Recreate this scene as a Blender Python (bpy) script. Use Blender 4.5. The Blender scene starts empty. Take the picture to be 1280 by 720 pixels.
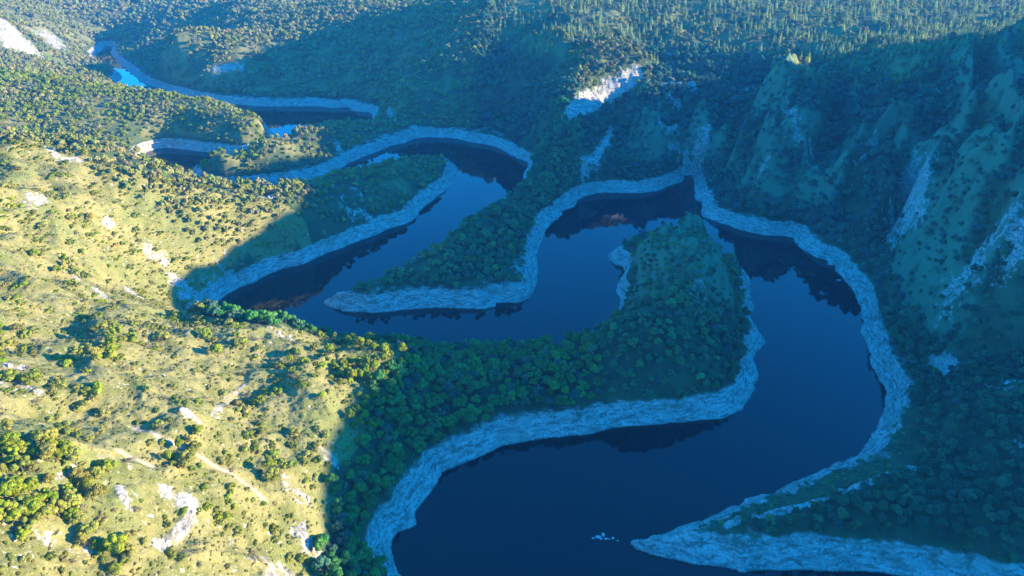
import bpy, bmesh, math, random
import numpy as np
from mathutils import Vector, Matrix

random.seed(7)
RNG = np.random.default_rng(11)
R = math.radians
scene = bpy.context.scene
col = scene.collection

# ------------------------------------------------------------------ camera
CAM_H, PITCH, FOC = 300.0, 28.0, 854.0            # metres above the water, degrees down, focal length in photo pixels
cam_d = bpy.data.cameras.new('camera')
cam_d.sensor_width = 36.0
cam_d.lens = FOC / 1280 * 36
cam_d.clip_start, cam_d.clip_end = 1.0, 20000.0
cam = bpy.data.objects.new('camera', cam_d)
cam.location = (0, 0, CAM_H)
cam.rotation_euler = (R(90 - PITCH), 0, 0)
col.objects.link(cam)
scene.camera = cam

# ------------------------------------------------------------------ sky and sun
SUN_EL, SUN_AZ = 12.5, 93.0                        # azimuth clockwise from +Y (the view direction)
world = bpy.data.worlds.new('World')
scene.world = world
world.use_nodes = True
wn = world.node_tree
wn.nodes.clear()
wout = wn.nodes.new('ShaderNodeOutputWorld')
wbg = wn.nodes.new('ShaderNodeBackground')
sky = wn.nodes.new('ShaderNodeTexSky')
sky.sky_type = 'NISHITA'
sky.sun_disc = False
sky.sun_elevation = R(SUN_EL)
sky.sun_rotation = R(SUN_AZ)
sky.altitude = 1000
sky.air_density = 1.0
sky.dust_density = 0.0
sky.ozone_density = 8.0
wbg.inputs['Strength'].default_value = 0.15
tint = wn.nodes.new('ShaderNodeMix')                # a deep clear-evening blue
tint.data_type, tint.blend_type = 'RGBA', 'MULTIPLY'
tint.inputs[0].default_value = 1.0
tint.inputs[7].default_value = (0.055, 1.20, 1.30, 1)
wn.links.new(sky.outputs[0], tint.inputs[6])
wn.links.new(tint.outputs[2], wbg.inputs['Color'])
wn.links.new(wbg.outputs[0], wout.inputs['Surface'])
sun_d = bpy.data.lights.new('sun', 'SUN')
sun_d.energy = 4.1
sun_d.angle = R(0.5)
sun_d.color = (1.0, 0.80, 0.48)
sun = bpy.data.objects.new('sun', sun_d)
SUN_DIR = Vector((math.cos(R(SUN_EL)) * math.sin(R(SUN_AZ)), math.cos(R(SUN_EL)) * math.cos(R(SUN_AZ)), math.sin(R(SUN_EL))))
sun.rotation_euler = SUN_DIR.to_track_quat('Z', 'Y').to_euler()
sun.location = SUN_DIR * 1500
col.objects.link(sun)

scene.view_settings.view_transform = 'Standard'
scene.view_settings.look = 'None'
scene.view_settings.gamma = 1.0
scene.view_settings.use_curve_mapping = False
scene.view_settings.exposure = 2.42
scene.cycles.use_denoising = True
scene.cycles.max_bounces = 6
scene.cycles.diffuse_bounces = 3
scene.cycles.glossy_bounces = 3
scene.cycles.transmission_bounces = 3
scene.cycles.volume_bounces = 0
scene.cycles.transparent_max_bounces = 8
scene.cycles.caustics_reflective = False
scene.cycles.caustics_refractive = False

# ------------------------------------------------------------------ helpers
SP, CP = math.sin(R(PITCH)), math.cos(R(PITCH))


def at(px, py, h=0.0):
    """Where the sight line through photo pixel (px, py) meets height h."""
    u, v = (px - 640.0) / FOC, (360.0 - py) / FOC
    dx, dy, dz = u, CP + v * SP, -SP + v * CP
    t = (h - CAM_H) / dz
    return dx * t, dy * t


def smooth(a, b, x):
    t = np.clip((x - a) / (b - a), 0, 1)
    return t * t * (3 - 2 * t)


_P = np.random.default_rng(3).permutation(512)
_G = np.random.default_rng(4).uniform(0, 2 * np.pi, 512)


def perlin(x, y, seed=0):
    xi, yi = np.floor(x).astype(np.int64), np.floor(y).astype(np.int64)
    xf, yf = x - xi, y - yi
    u, v = xf * xf * xf * (xf * (xf * 6 - 15) + 10), yf * yf * yf * (yf * (yf * 6 - 15) + 10)

    def g(ix, iy, fx, fy):
        a = _G[_P[(_P[(ix + seed * 17) & 511] + iy + seed * 7) & 511]]
        return np.cos(a) * fx + np.sin(a) * fy
    n00, n10 = g(xi, yi, xf, yf), g(xi + 1, yi, xf - 1, yf)
    n01, n11 = g(xi, yi + 1, xf, yf - 1), g(xi + 1, yi + 1, xf - 1, yf - 1)
    return 1.5 * ((n00 * (1 - u) + n10 * u) * (1 - v) + (n01 * (1 - u) + n11 * u) * v)


def fbm(x, y, size, octaves, seed=0, gain=0.5):
    out, a = 0.0, 1.0
    for o in range(octaves):
        out = out + a * perlin(x / size, y / size, seed + o)
        size /= 2.03
        a *= gain
    return out


# ------------------------------------------------------------------ the river's outline (photo pixels on the water plane)
SHORE = [
    # left shore: foreground basin, round the near peninsula, back along the neck
    (560,800),(525,745),(505,725),(497,715),(491,700),(488,690),(490,678),(497,665),(513,660),(520,655),(518,640),(530,625),(546,605),(548,598),
    (552,590),(570,583),(600,570),(635,556),(660,551),(700,545),(735,543),(760,536),(800,532),(840,529),(870,526),(905,522),(925,513),
    (935,500),(942,487),(941,482),(948,472),(945,460),(941,450),(945,440),(957,428),(948,415),(944,408),(937,395),(944,385),(936,372),
    (939,360),(935,345),(922,332),(905,324),(880,316),(850,310),(815,309),(785,310),(768,313),(761,319),(764,327),(780,334),(779,345),
    (772,355),(770,364),(775,372),(774,385),(766,398),(748,417),(715,432),(680,438),(640,440),(600,441),(550,440),(500,436),(450,431),
    (400,424),(350,414),(310,404),(280,397),(262,391),
    # the far side of that bend and the second peninsula
    (261,389),(267,381),(283,369),(300,359),(317,353),(330,345),(349,337),(366,333),(380,330),(396,322),(413,314),(430,309),(447,301.5),
    (470,294),(487,285),(506,280),(523,269),(522,266),(534,255),(545,247),(562,234),(567,223),(572,211),(570,207),(560,203),(545,203),
    (520,207),(480,213),(440,225),(400,238),(350,250),(300,258),(250,258),(215,248),(190,232),(175,215),(176,205),(178,196),(186,189),
    (205,185),(230,187),(260,190.5),(290,194),(315,193),(336,185),(343,172),(328,152),(318,147),(300,143),(260,139),(215,132),(180,122),
    (156,112),(146,104),(152,98),(149,91),(135,84),(122,77),(118,69),(126,63),(133,57),
    # right shore, coming back
    (141,60),(138,66),(145,74),(151,82),(162,89),(171,97),(180,104),(205,112),
    (230,120),(265,127),(300,131),(336,133),(384,133),(401,133),(414,135),(436,134),(441,138),(462,141),(466,144),(466,150),(464,155),
    (456,160),(444,160),(430,161),(400,161),(385,165),(369,180),(353,195),(325,205),(292,209),(266,211.5),(246,213.5),(236,218),(240,224),(260,232),
    (290,235),(330,233),(370,228),(397,222),(422,212),(431,207),(441,202),(456,195),(476.5,188),(489,182),(507,179),(511,176),(527,172),
    (549,172),(567,173),(575,174),(589,178),(610,181),(627,187),(646,198),(658,202),(660,209),(655,216),(654,224),(650,234),(640,246),
    (622,262),(600,277),(570,295),(530,322),(490,347),(460,364),(440,370),(420,373),(404,377),(408,382),(418,387),(440,390.5),(470,391),
    (500,388),(545,384.5),(570,385),(600,386),(606,385.5),(619,383),(620,378.5),(640,378),(645,379),(662,373),(667,362),(672,350),(673,340),
    (671,325),(673,310),(680,295),(683,287),(692,276),(703,268),(702,264),(718,258),(721,251),(730,246),(745,242),(762,241),(800,241),
    (820,239),(833,234),(845,229),(853,227),(855,220),(864,219),(868,226),(869,244),(870,250),(878,253),(877,270),(887,274),(909,281),
    (925,287),(941,291),(956,294),(972,295),(987,296),(993.5,297),(994,303),(1002,311),(1013,318),(1022,323),(1033,325),(1036.5,330),
    (1044,332),(1044,339),(1052,345),(1060,355),(1066,362),(1071,370),(1073,379),(1075,381),(1076.5,389),(1076.5,403),(1076.5,414),
    (1083,428),(1086,442),(1090,458),(1098,471),(1106,482),(1108.6,491),(1106.5,502),(1107,516),(1099,526),(1096,537),(1088,548),
    (1080,560),(1072,571),(1058,577),(1046,584),(1030,587),(999,602),(983,607),(967,615),(933,623),(913,633),(900,642),(880,652),
    (862,658),(837,665),(810,675),(792,675),(777.5,677.5),(793,686),(813,692.5),(837,699),(867,705),(890,707.5),(913,709),(925,712),
    (945,713),(975,712),(1008,712),(1037,712.5),(1067,714),(1080,713.5),(1097,715),(1113,717.5),(1130,720),(1180,730),(1250,745),
    (1350,765),(1500,790),(1700,830),(1700,960),(1500,935),(1200,915),(900,890),(700,850),(620,825),
]
shore = np.array([at(*p) for p in SHORE])


def resample(poly, n_sub=3):
    """Catmull-Rom through the outline, each span cut in n_sub."""
    out = []
    n = len(poly)
    for i in range(n):
        p0, p1, p2, p3 = poly[i - 1], poly[i], poly[(i + 1) % n], poly[(i + 2) % n]
        k = max(1, min(n_sub, int(np.hypot(*(p2 - p1)) / 8)))
        for j in range(k):
            t = j / k
            out.append(0.5 * (2 * p1 + (p2 - p0) * t + (2 * p0 - 5 * p1 + 4 * p2 - p3) * t * t + (3 * p1 - p0 - 3 * p2 + p3) * t ** 3))
    return np.array(out)


shore_fine = resample(shore)


def signed_distance(x, y):
    """Metres to the waterline, negative on the water."""
    a = shore_fine
    b = np.roll(a, -1, 0)
    d2 = np.full(x.shape, 1e18)
    inside = np.zeros(x.shape, bool)
    for (ax, ay), (bx, by) in zip(a, b):
        ex, ey = bx - ax, by - ay
        l2 = ex * ex + ey * ey + 1e-9
        t = np.clip(((x - ax) * ex + (y - ay) * ey) / l2, 0, 1)
        d2 = np.minimum(d2, (x - ax - t * ex) ** 2 + (y - ay - t * ey) ** 2)
        if ay != by:
            inside ^= ((ay > y) != (by > y)) & (x < ex * (y - ay) / (by - ay) + ax)
    d = np.sqrt(d2)
    return np.where(inside, -d, d)


# ------------------------------------------------------------------ height of the land: known points, then a smooth surface through them
HILL = [
    # sunlit hill at the left and the near peninsula's neck
    (0,720,118),(150,720,90),(300,720,60),(390,715,32),(0,600,120),(150,600,98),(300,600,65),(370,600,48),(415,600,34),(0,500,122),(150,500,98),
    (300,500,70),(400,500,52),(470,500,38),(0,430,118),(150,430,88),(300,430,62),(250,397,58),(340,404,52),(400,416,46),(440,419,44),(500,432,40),
    (200,373,28),(130,355,62),(60,335,92),(0,320,112),(440,690,17),(425,650,26),(450,600,26),(480,560,25),(510,490,31),
    (540,455,26),(600,447,22),(660,446,22),(720,445,24),(560,500,22),(640,490,20),(720,480,21),
    # the near peninsula
    (832,287,64),(800,293,53),(862,293,62),(868,330,74),(840,360,69),(812,412,53),(780,448,36),(880,395,48),(902,345,42),(890,310,44),(840,460,30),(900,460,22),(774,326,24),(784,348,34),(782,374,30),(778,398,27),(798,326,46),(806,370,52),
    (915,420,20),(860,490,18),(800,395,40),(790,330,34),(905,330,24),
    # hill behind, falling to the second peninsula
    (0,250,125),(60,240,118),(150,260,92),(250,270,66),(330,280,45),(200,320,50),(100,300,88),(300,320,30),(380,270,44),
    (0,170,142),(60,178,131),(110,181,121),(172,197,99),(210,212,85),(250,229,69),(330,240,58),(400,232,52),(450,215,44),(500,200,39),(535,198,29),
    (450,250,32),(500,235,26),(420,280,22),(350,310,20),(270,345,20),
    # green hill beyond
    (0,95,80),(60,97,80),(130,110,67),(200,118,55),(265,128,51),(320,143,44),(60,125,66),(130,140,50),(200,145,41),(30,165,45),(90,180,30),(150,172,26),(200,158,29),(250,161,29),(310,165,31),(333,154,32),(182,166,24),
    # third peninsula and its neck
    (430,160,30),(380,157,50),(330,168,54),(280,179,52),(247,194,38),(470,167,36),(490,161,46),(380,190,22),(300,205,20),
    # broad shaded slope beyond it
    (400,100,35),(400,60,75),(400,28,106),(350,52,82),(300,76,62),(260,90,46),(200,103,21),(460,3,130),(550,0,138),(600,25,146),(600,60,110),
    (600,100,70),(500,100,60),(500,60,95),(500,20,128),(540,75,88),(690,45,147),(650,38,149),(500,118,52),(560,110,58),(700,60,116),(650,100,64),(640,150,24),
    # rib with the sunlit crag
    (430,378,12),(500,340,18),(560,318,25),(620,272,32),(640,262,30),(690,230,32),(667,205,27),(673,150,60),(700,170,62),(694,117,98),(717,93,117),(710,145,78),
    (736,68,131),(768,54,137),(798,58,139),(790,84,118),(760,82,122),(760,118,84),(778,106,97),(720,165,62),(760,160,54),(800,150,62),(830,180,45),(850,120,86),(815,115,64),(880,150,76),
    (880,105,98),(838,76,104),(740,210,32),(860,190,48),
    # great wall at the right
    (940,200,46),(960,90,132),(1030,100,134),(1060,85,138),(1013,92,126),(986,127,115),(953,187,71),(936,222,36),(1020,77,120),(993,112,86),(963,140,60),(936,187,30),
    (915,232,18),(1100,330,24),(1100,280,47),(1100,230,74),(1100,180,98),(1100,130,122),(1100,95,136),(1120,153,94),(1086,175,72),(1053,215,40),(1033,245,22),
    (1100,160,117),(1066,207,77),(1040,260,34),(1250,125,120),(1186,175,92),(1140,220,57),(1128,262,36),(1140,258,70),(1160,215,97),
    (1180,430,26),(1200,380,50),(1200,320,76),(1200,260,99),(1200,200,119),(1200,140,134),(1200,100,140),
    (1280,430,46),(1280,380,74),(1280,320,102),(1280,260,124),(1280,200,140),(1280,150,147),(1280,110,150),
    (1200,500,34),(1280,500,46),(1150,520,20),(1200,580,22),(1280,580,34),(1280,660,25),(1280,720,19),(1200,650,19),
    (910,660,14),(960,645,16.5),(1010,632,18.5),(1060,615,22),(1110,595,25),(1050,665,17),(1000,668,15),(1150,680,16),
    # plateau
    (900,20,156),(700,20,157),(800,0,172),(1000,40,141),(1100,40,143),(1200,50,146),(1280,30,151),(1000,0,174),(1280,0,165),(650,0,172),
    # top left, round the far reach
    (0,60,82),(60,60,52),(0,20,128),(50,20,98),(90,30,66),(108,50,28),(0,84,44),(60,86,22),(90,5,88),(40,0,110),(140,96,22),
    (200,80,40),(250,60,62),(300,40,78),(215,50,96),(240,45,92),(200,62,74),(250,35,50),(160,38,36),(230,22,76),(300,8,104),(330,0,112),(170,60,24),(380,10,88),
]
LAND = [  # ground outside the picture, metres; right and far heights shaped to cast shadow
    (430,330,100),(540,420,165),(560,560,176),(760,180,224),(760,250,238),(760,330,230),(760,450,225),(760,600,246),(760,750,250),(760,850,226),(770,920,194),(780,1000,182),(790,1100,156),(820,1300,150),
    (950,450,230),(950,750,255),(950,1000,180),(1300,700,220),(1300,1300,150),(560,220,110),(600,0,110),(900,150,170),(1100,1500,150),(-10,1640,176),(220,1660,205),(480,1680,214),(760,1660,190),(100,1850,200),
    (-560,560,152),(-520,350,140),(-420,150,132),(-330,60,120),(-200,60,70),(-500,-300,140),(0,-120,60),(0,-600,130),(700,-400,150),
    (-900,760,150),(-1200,1000,140),(-1500,1500,150),(-1700,2200,165),(-900,2700,170),(0,2500,175),(800,2200,160),(1700,2400,170),(0,4000,260),
    (-2500,4000,260),(2500,4000,260),(-4000,0,220),(4000,0,220),(0,-3000,200),(2500,1200,160),(-3000,1800,200),(60,60,45),
]
ctrl = [(*at(px, py, h), h) for px, py, h in HILL] + [tuple(map(float, p)) for p in LAND]
acc = 1e9
prev = shore_fine[-1]
for p in shore_fine:
    acc += math.hypot(*(p - prev))
    prev = p
    if acc > 26:
        ctrl.append((p[0], p[1], 0.0))
        acc = 0
ctrl = np.array(ctrl)


def rbf_k(r2):
    return np.sqrt(r2 + 18.0 ** 2)


_n = len(ctrl)
_A = np.zeros((_n + 3, _n + 3))
_A[:_n, :_n] = rbf_k((ctrl[:, None, 0] - ctrl[None, :, 0]) ** 2 + (ctrl[:, None, 1] - ctrl[None, :, 1]) ** 2)
_A[:_n, :_n] += np.eye(_n) * -4.0
_A[:_n, _n], _A[:_n, _n + 1], _A[:_n, _n + 2] = 1, ctrl[:, 0] / 1000, ctrl[:, 1] / 1000
_A[_n:, :_n] = _A[:_n, _n:].T
_w = np.linalg.solve(_A, np.concatenate([ctrl[:, 2], [0, 0, 0]]))


def rbf(x, y):
    out = _w[_n] + _w[_n + 1] * x / 1000 + _w[_n + 2] * y / 1000
    for (cx, cy, _), w in zip(ctrl, _w[:_n]):
        out = out + w * rbf_k((x - cx) ** 2 + (y - cy) ** 2)
    return out


# polar sheet round the point under the camera: fine where the picture looks, coarse elsewhere
AZ = np.radians(np.concatenate([np.linspace(-180, -54, 50)[:-1], np.linspace(-54, 54, 1045), np.linspace(54, 180, 50)[1:]]))
RAD = np.concatenate([np.geomspace(4, 118, 26)[:-1], np.geomspace(118, 3400, 1330), np.geomspace(3400, 6500, 26)[1:]])
NA, NR = len(AZ), len(RAD)


def coarse_eval(fn, step):
    """fn on every step-th row and column of the sheet, filled in linearly."""
    ia = np.unique(np.concatenate([np.arange(0, NA, step), [NA - 1]]))
    ir = np.unique(np.concatenate([np.arange(0, NR, step), [NR - 1]]))
    a, r = AZ[ia], RAD[ir]
    v = fn(r[:, None] * np.sin(a)[None], r[:, None] * np.cos(a)[None])
    full = np.empty((len(ir), NA))
    for k in range(len(ir)):
        full[k] = np.interp(np.arange(NA), ia, v[k])
    pos = np.interp(np.arange(NR), ir, np.arange(len(ir)))
    lo = np.clip(np.floor(pos).astype(int), 0, len(ir) - 2)
    f = (pos - lo)[:, None]
    return full[lo] * (1 - f) + full[lo + 1] * f


GX = RAD[:, None] * np.sin(AZ)[None]
GY = RAD[:, None] * np.cos(AZ)[None]
D = coarse_eval(signed_distance, 2)
H0 = coarse_eval(rbf, 5)

Dj = D + (fbm(GX, GY, 14, 3, 21) * 1.6 + fbm(GX, GY, 45, 2, 25) * 1.2) * smooth(0, 3, np.abs(D) + 1.0)
bank = np.minimum(Dj * 1.02, 12.2 + 0.03 * Dj)
# worn ledges along the bank
step = bank / 2.1 + fbm(GX, GY, 20, 2, 31) * 0.5
ledge = (np.floor(step) + smooth(0.25, 0.75, step - np.floor(step))) * 2.1 - fbm(GX, GY, 20, 2, 31) * 0.5 * 2.1
bank = np.where(Dj > 0, np.maximum(0.6 * ledge + 0.4 * bank, 0.12 * Dj), bank)
hill = H0 * smooth(0.5, 17, Dj)
rel = smooth(10, 55, D) * smooth(14, 45, H0)
folds = -np.abs(fbm(GX, GY, 95, 3, 41)) * 15 + 4.0
along, across = GX * 0.57 + GY * 0.82, GX * 0.82 - GY * 0.57
ribs = (0.36 - np.abs(fbm(across + 0.35 * fbm(GX, GY, 90, 2, 46) * 30, along * 0.22, 62, 3, 45, 0.45))) * 78 * smooth(110, 190, GX) * smooth(1050, 900, GY) * smooth(380, 480, GY)
rough = fbm(GX, GY, 34, 5, 51, 0.55) * 3.2
flat = smooth(1150, 1500, GY) * smooth(110, 135, H0)          # the wooded plateau is gentler
calm = 1 - 0.5 * smooth(-40, -120, GX) * smooth(640, 760, GY)
hill = hill + rel * calm * (ribs + folds * (1 - 0.55 * flat) + rough * (1 - 0.4 * flat))
top = np.maximum(bank, hill)
k = 5.0
blend = np.clip(0.5 + 0.5 * (hill - bank) / k, 0, 1)
top = bank * (1 - blend) + hill * blend + k * blend * (1 - blend)
GZ = np.where(Dj > 0, top, np.maximum(Dj * 0.55, -7.0))
GZ += np.where(Dj > 0, fbm(GX, GY, 5.5, 2, 61) * 0.45 * smooth(0, 6, Dj), 0)


def sheet(V, x, y):
    """Value of a sheet array at a world point."""
    r = np.hypot(x, y)
    a = np.arctan2(x, y)
    fi = np.interp(r, RAD, np.arange(NR))
    fj = np.interp(a, AZ, np.arange(NA))
    i, j = np.clip(fi.astype(int), 0, NR - 2), np.clip(fj.astype(int), 0, NA - 2)
    u, v = fi - i, fj - j
    return (V[i, j] * (1 - u) + V[i + 1, j] * u) * (1 - v) + (V[i, j + 1] * (1 - u) + V[i + 1, j + 1] * u) * v


def ground(x, y):
    return sheet(GZ, x, y)


def hit(px, py):
    """First ground (or water) point along the sight line through a photo pixel."""
    u, v = (px - 640.0) / FOC, (360.0 - py) / FOC
    d = np.array([u, CP + v * SP, -SP + v * CP])
    t = np.geomspace(100, 4500, 2600)
    P = d[None] * t[:, None]
    z = CAM_H + P[:, 2]
    g = np.maximum(ground(P[:, 0], P[:, 1]), 0)
    k = int(np.argmax(z <= g)) if (z <= g).any() else len(t) - 1
    return float(P[k, 0]), float(P[k, 1]), float(g[k])


def visible(x, y, z, n=90, clear=1.5):
    """Which points the camera sees over the land."""
    s = np.linspace(0.03, 0.985, n)
    ok = np.ones(len(x), bool)
    for t in s:
        ok &= ground(x * t, y * t) < CAM_H + (z - CAM_H) * t + clear * (1 if t < 0.97 else 3)
    return ok


def to_pixel(x, y, z):
    dep = y * CP - (z - CAM_H) * SP
    return 640 + FOC * x / dep, 360 - FOC * (y * SP + (z - CAM_H) * CP) / dep

# ------------------------------------------------------------------ what grows where (areas given by outlines on the ground)
def area(pixels):
    return np.array([hit(*p)[:2] for p in pixels])


def inside(poly, x, y):
    res = np.zeros(np.shape(x), bool)
    for (ax, ay), (bx, by) in zip(poly, np.roll(poly, -1, 0)):
        if ay != by:
            res ^= ((ay > y) != (by > y)) & (x < (bx - ax) * (y - ay) / (by - ay) + ax)
    return res


OPEN = area([(-80,165),(60,181),(110,190),(170,212),(250,234),(330,246),(400,240),(398,262),(385,300),(300,330),(240,380),(262,400),(340,408),(440,424),
             (500,436),(482,480),(455,540),(425,600),(408,660),(405,700),(400,780),(-80,780)])
OPEN_X, OPEN_Y = (OPEN[:, 0].min() - 5, OPEN[:, 0].max() + 5), (OPEN[:, 1].min() - 5, OPEN[:, 1].max() + 5)
wob = fbm(GX, GY, 22, 3, 71) * 7
is_open = (inside(OPEN, GX + wob, GY - wob) | ((GX < -330) & (GY < 560) & (GY > -100))) & (GY < 640)

# bare limestone: strokes laid over the ground, half-width in metres
CRAGS = [
    ([(711,144),(724,131),(742,123),(762,112),(782,104),(797,96)], 10, 1.2), ([(714,150),(728,138),(745,130),(764,120)], 7, 1.0),
    ([(728,205),(742,200),(752,188),(760,176),(766,164)], 6, 0.95), ([(727,225),(730,216)], 3, 0.7), ([(745,203),(750,196)], 5, 1.0),
    ([(838,70),(836,90),(842,105)], 7, 0.8), ([(832,108),(850,106),(866,110)], 8, 0.9), ([(838,130),(850,134)], 8, 0.85), ([(828,158),(846,160)], 8, 0.9),
    ([(873,196),(880,180),(884,160)], 8, 0.95), ([(846,188),(838,184)], 5, 0.6), ([(856,208),(870,214),(874,224)], 5, 0.9),
    ([(915,125),(930,118),(950,108),(970,98)], 9, 0.75), ([(985,140),(992,155),(995,168)], 8, 0.6), ([(1015,200),(1020,212)], 8, 0.65), ([(965,190),(955,205)], 6, 0.5),
    ([(1093,176),(1084,190),(1072,204)], 5, 0.7), ([(1166,118),(1172,112)], 8, 0.6), ([(1132,226),(1138,240),(1144,262)], 9, 0.95), ([(1158,250),(1152,270)], 5, 0.75),
    ([(1115,270),(1113,296)], 10, 0.6), ([(1268,285),(1278,300),(1270,318)], 8, 0.9), ([(1240,300),(1222,325),(1200,355)], 10, 0.65), ([(1190,370),(1205,362)], 8, 0.5),
    ([(1170,455),(1184,458),(1176,466)], 6.5, 1.3), ([(1160,447),(1164,451)], 2.5, 1.2),
    ([(1240,480),(1262,490),(1275,478)], 10, 0.6), ([(1160,548),(1175,540)], 7, 0.5), ([(1262,560),(1275,555)], 6, 0.5),
    ([(905,658),(930,648),(962,643),(1000,634),(1040,620),(1080,606),(1118,592)], 2.4, 1.1), ([(1118,592),(1140,584)], 5, 0.8),
    ([(500,168),(520,160),(538,168)], 10, 0.9), ([(590,165),(610,160),(640,172)], 8, 0.6), ([(420,178),(426,190)], 6, 0.7), ([(484,138),(492,150)], 7, 0.6),
    ([(765,335),(772,320)], 5, 0.9), ([(850,352),(862,370),(870,352)], 6, 0.45),
    ([(885,364),(872,380)], 5, 0.4), ([(900,410),(912,420)], 4, 0.4), ([(925,445),(935,430)], 5, 0.5),
    # sunlit side
    ([(0,30),(14,50),(30,60),(22,72)], 34, 0.9), ([(40,40),(66,48),(70,60)], 26, 0.8), ([(12,70),(40,68)], 22, 0.7), ([(60,85),(100,78)], 22, 0.9), ([(136,82),(150,95),(152,102)], 12, 1.0), ([(270,88),(300,84)], 12, 0.8),
    ([(430,262),(452,268),(468,276)], 6, 0.5), ([(440,235),(455,250)], 5, 0.45), ([(425,255),(432,245)], 5, 0.4),
    ([(325,248),(345,246)], 4, 0.7), ([(132,280),(137,278)], 2.2, 1.3), ([(185,315),(205,325)], 6, 0.7), ([(220,352),(235,362),(228,372)], 7, 0.9), ([(160,362),(172,372)], 3.5, 1.0), ([(240,384),(262,375),(290,350)], 6, 0.8),
    ([(36,255),(50,248)], 5, 0.9), ([(60,185),(74,200),(96,200)], 4, 1.0), ([(92,348),(120,362),(135,378)], 5, 0.75), ([(0,457),(24,460)], 4, 0.8), ([(24,480),(45,490)], 3, 0.8),
    ([(336,408),(350,420),(365,424)], 4, 0.7), ([(320,440),(335,455)], 4, 0.5), ([(232,515),(244,524)], 2.6, 1.1), ([(268,520),(285,500),(305,482)], 1.8, 0.9), ([(200,682),(218,670),(238,650),(242,632)], 2.6, 1.2),
    ([(210,618),(236,624)], 5, 0.9), ([(150,610),(160,635)], 2.2, 0.9), ([(360,605),(380,625)], 5, 0.7), ([(374,660),(388,690)], 5, 0.95), ([(335,718),(352,712)], 5, 0.8),
    ([(65,600),(90,590)], 3, 0.5), ([(300,560),(312,548)], 4, 0.4), ([(170,418),(190,430)], 4, 0.5), ([(265,660),(285,672)], 5, 0.45),
    ([(400,568),(418,582)], 3, 0.7), ([(20,660),(60,676),(100,690)], 4, 0.6), ([(0,480),(14,486)], 3, 0.9), ([(330,700),(300,712)], 4, 0.5), ([(130,575),(160,580)], 3, 0.5),
]
ROCK = np.zeros_like(GZ)


def stamp(V, x, y, rad, amt):
    r, a = math.hypot(x, y), math.atan2(x, y)
    i0, i1 = np.searchsorted(RAD, [r - rad * 2.2, r + rad * 2.2])
    da = min(3.0, rad * 2.2 / max(r, 1))
    j0, j1 = np.searchsorted(AZ, [a - da, a + da])
    if i1 <= i0 or j1 <= j0:
        return
    s = np.s_[i0:i1, j0:j1]
    d2 = (GX[s] - x) ** 2 + (GY[s] - y) ** 2
    V[s] = np.maximum(V[s], amt * np.exp(-d2 / (rad * rad)))


def stroke(V, pts, rad, amt):
    W = [hit(*p) for p in pts]
    for (ax, ay, _), (bx, by, _) in zip(W[:-1], W[1:]):
        L = math.hypot(bx - ax, by - ay)
        if L > 160:
            continue
        m = max(1, int(L / (rad * 0.6)))
        for q in range(m + 1):
            stamp(V, ax + (bx - ax) * q / m, ay + (by - ay) * q / m, rad, amt)


for pts, rad, amt in CRAGS:
    stroke(ROCK, pts, rad, amt * (0.8 if pts[0][0] < 420 and pts[0][1] > 175 else 0.72 if pts[0][0] > 820 and rad < 12 and amt < 1 else 1))
TRACK = np.zeros_like(GZ)
for pts in ([(168,535),(200,548),(235,562),(268,582),(300,600),(330,625)], [(150,565),(190,583)], [(400,560),(420,575)]):
    stroke(TRACK, pts, 1.3, 1.0)
# crags stand a little proud of the slope and are broken up
GZ += np.where(Dj > 6, ROCK * (fbm(GX, GY, 9, 4, 81, 0.6) * 2.6 + 1.0), 0) * (1 - 0.5 * is_open)

# ------------------------------------------------------------------ materials
def new_mat(name):
    m = bpy.data.materials.new(name)
    m.use_nodes = True
    nt = m.node_tree
    return m, nt, nt.nodes['Principled BSDF']


class NB:
    """Small node builder."""
    def __init__(self, nt):
        self.nt = nt

    def node(self, kind, **kw):
        n = self.nt.nodes.new(kind)
        for k, v in kw.items():
            setattr(n, k, v)
        return n

    def put(self, sock, v):
        if isinstance(v, bpy.types.NodeSocket):
            self.nt.links.new(v, sock)
        else:
            sock.default_value = v

    def math(self, op, a, b=0.0, clamp=False):
        n = self.node('ShaderNodeMath', operation=op, use_clamp=clamp)
        self.put(n.inputs[0], a); self.put(n.inputs[1], b)
        return n.outputs[0]

    def mix(self, f, a, b):
        n = self.node('ShaderNodeMix', data_type='RGBA')
        self.put(n.inputs['Factor'], f)
        for k, v in ((6, a), (7, b)):
            self.put(n.inputs[k], (*v, 1.0) if isinstance(v, tuple) and len(v) == 3 else v)
        return n.outputs[2]

    def noise(self, vec, scale, detail=3.0, rough=0.55):
        n = self.node('ShaderNodeTexNoise')
        self.put(n.inputs['Vector'], vec)
        n.inputs['Scale'].default_value, n.inputs['Detail'].default_value, n.inputs['Roughness'].default_value = scale, detail, rough
        return n.outputs[0]

    def step(self, v, lo, hi):
        n = self.node('ShaderNodeMapRange', interpolation_type='SMOOTHSTEP')
        self.put(n.inputs[0], v); self.put(n.inputs[1], lo); self.put(n.inputs[2], hi)
        return n.outputs[0]


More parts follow.
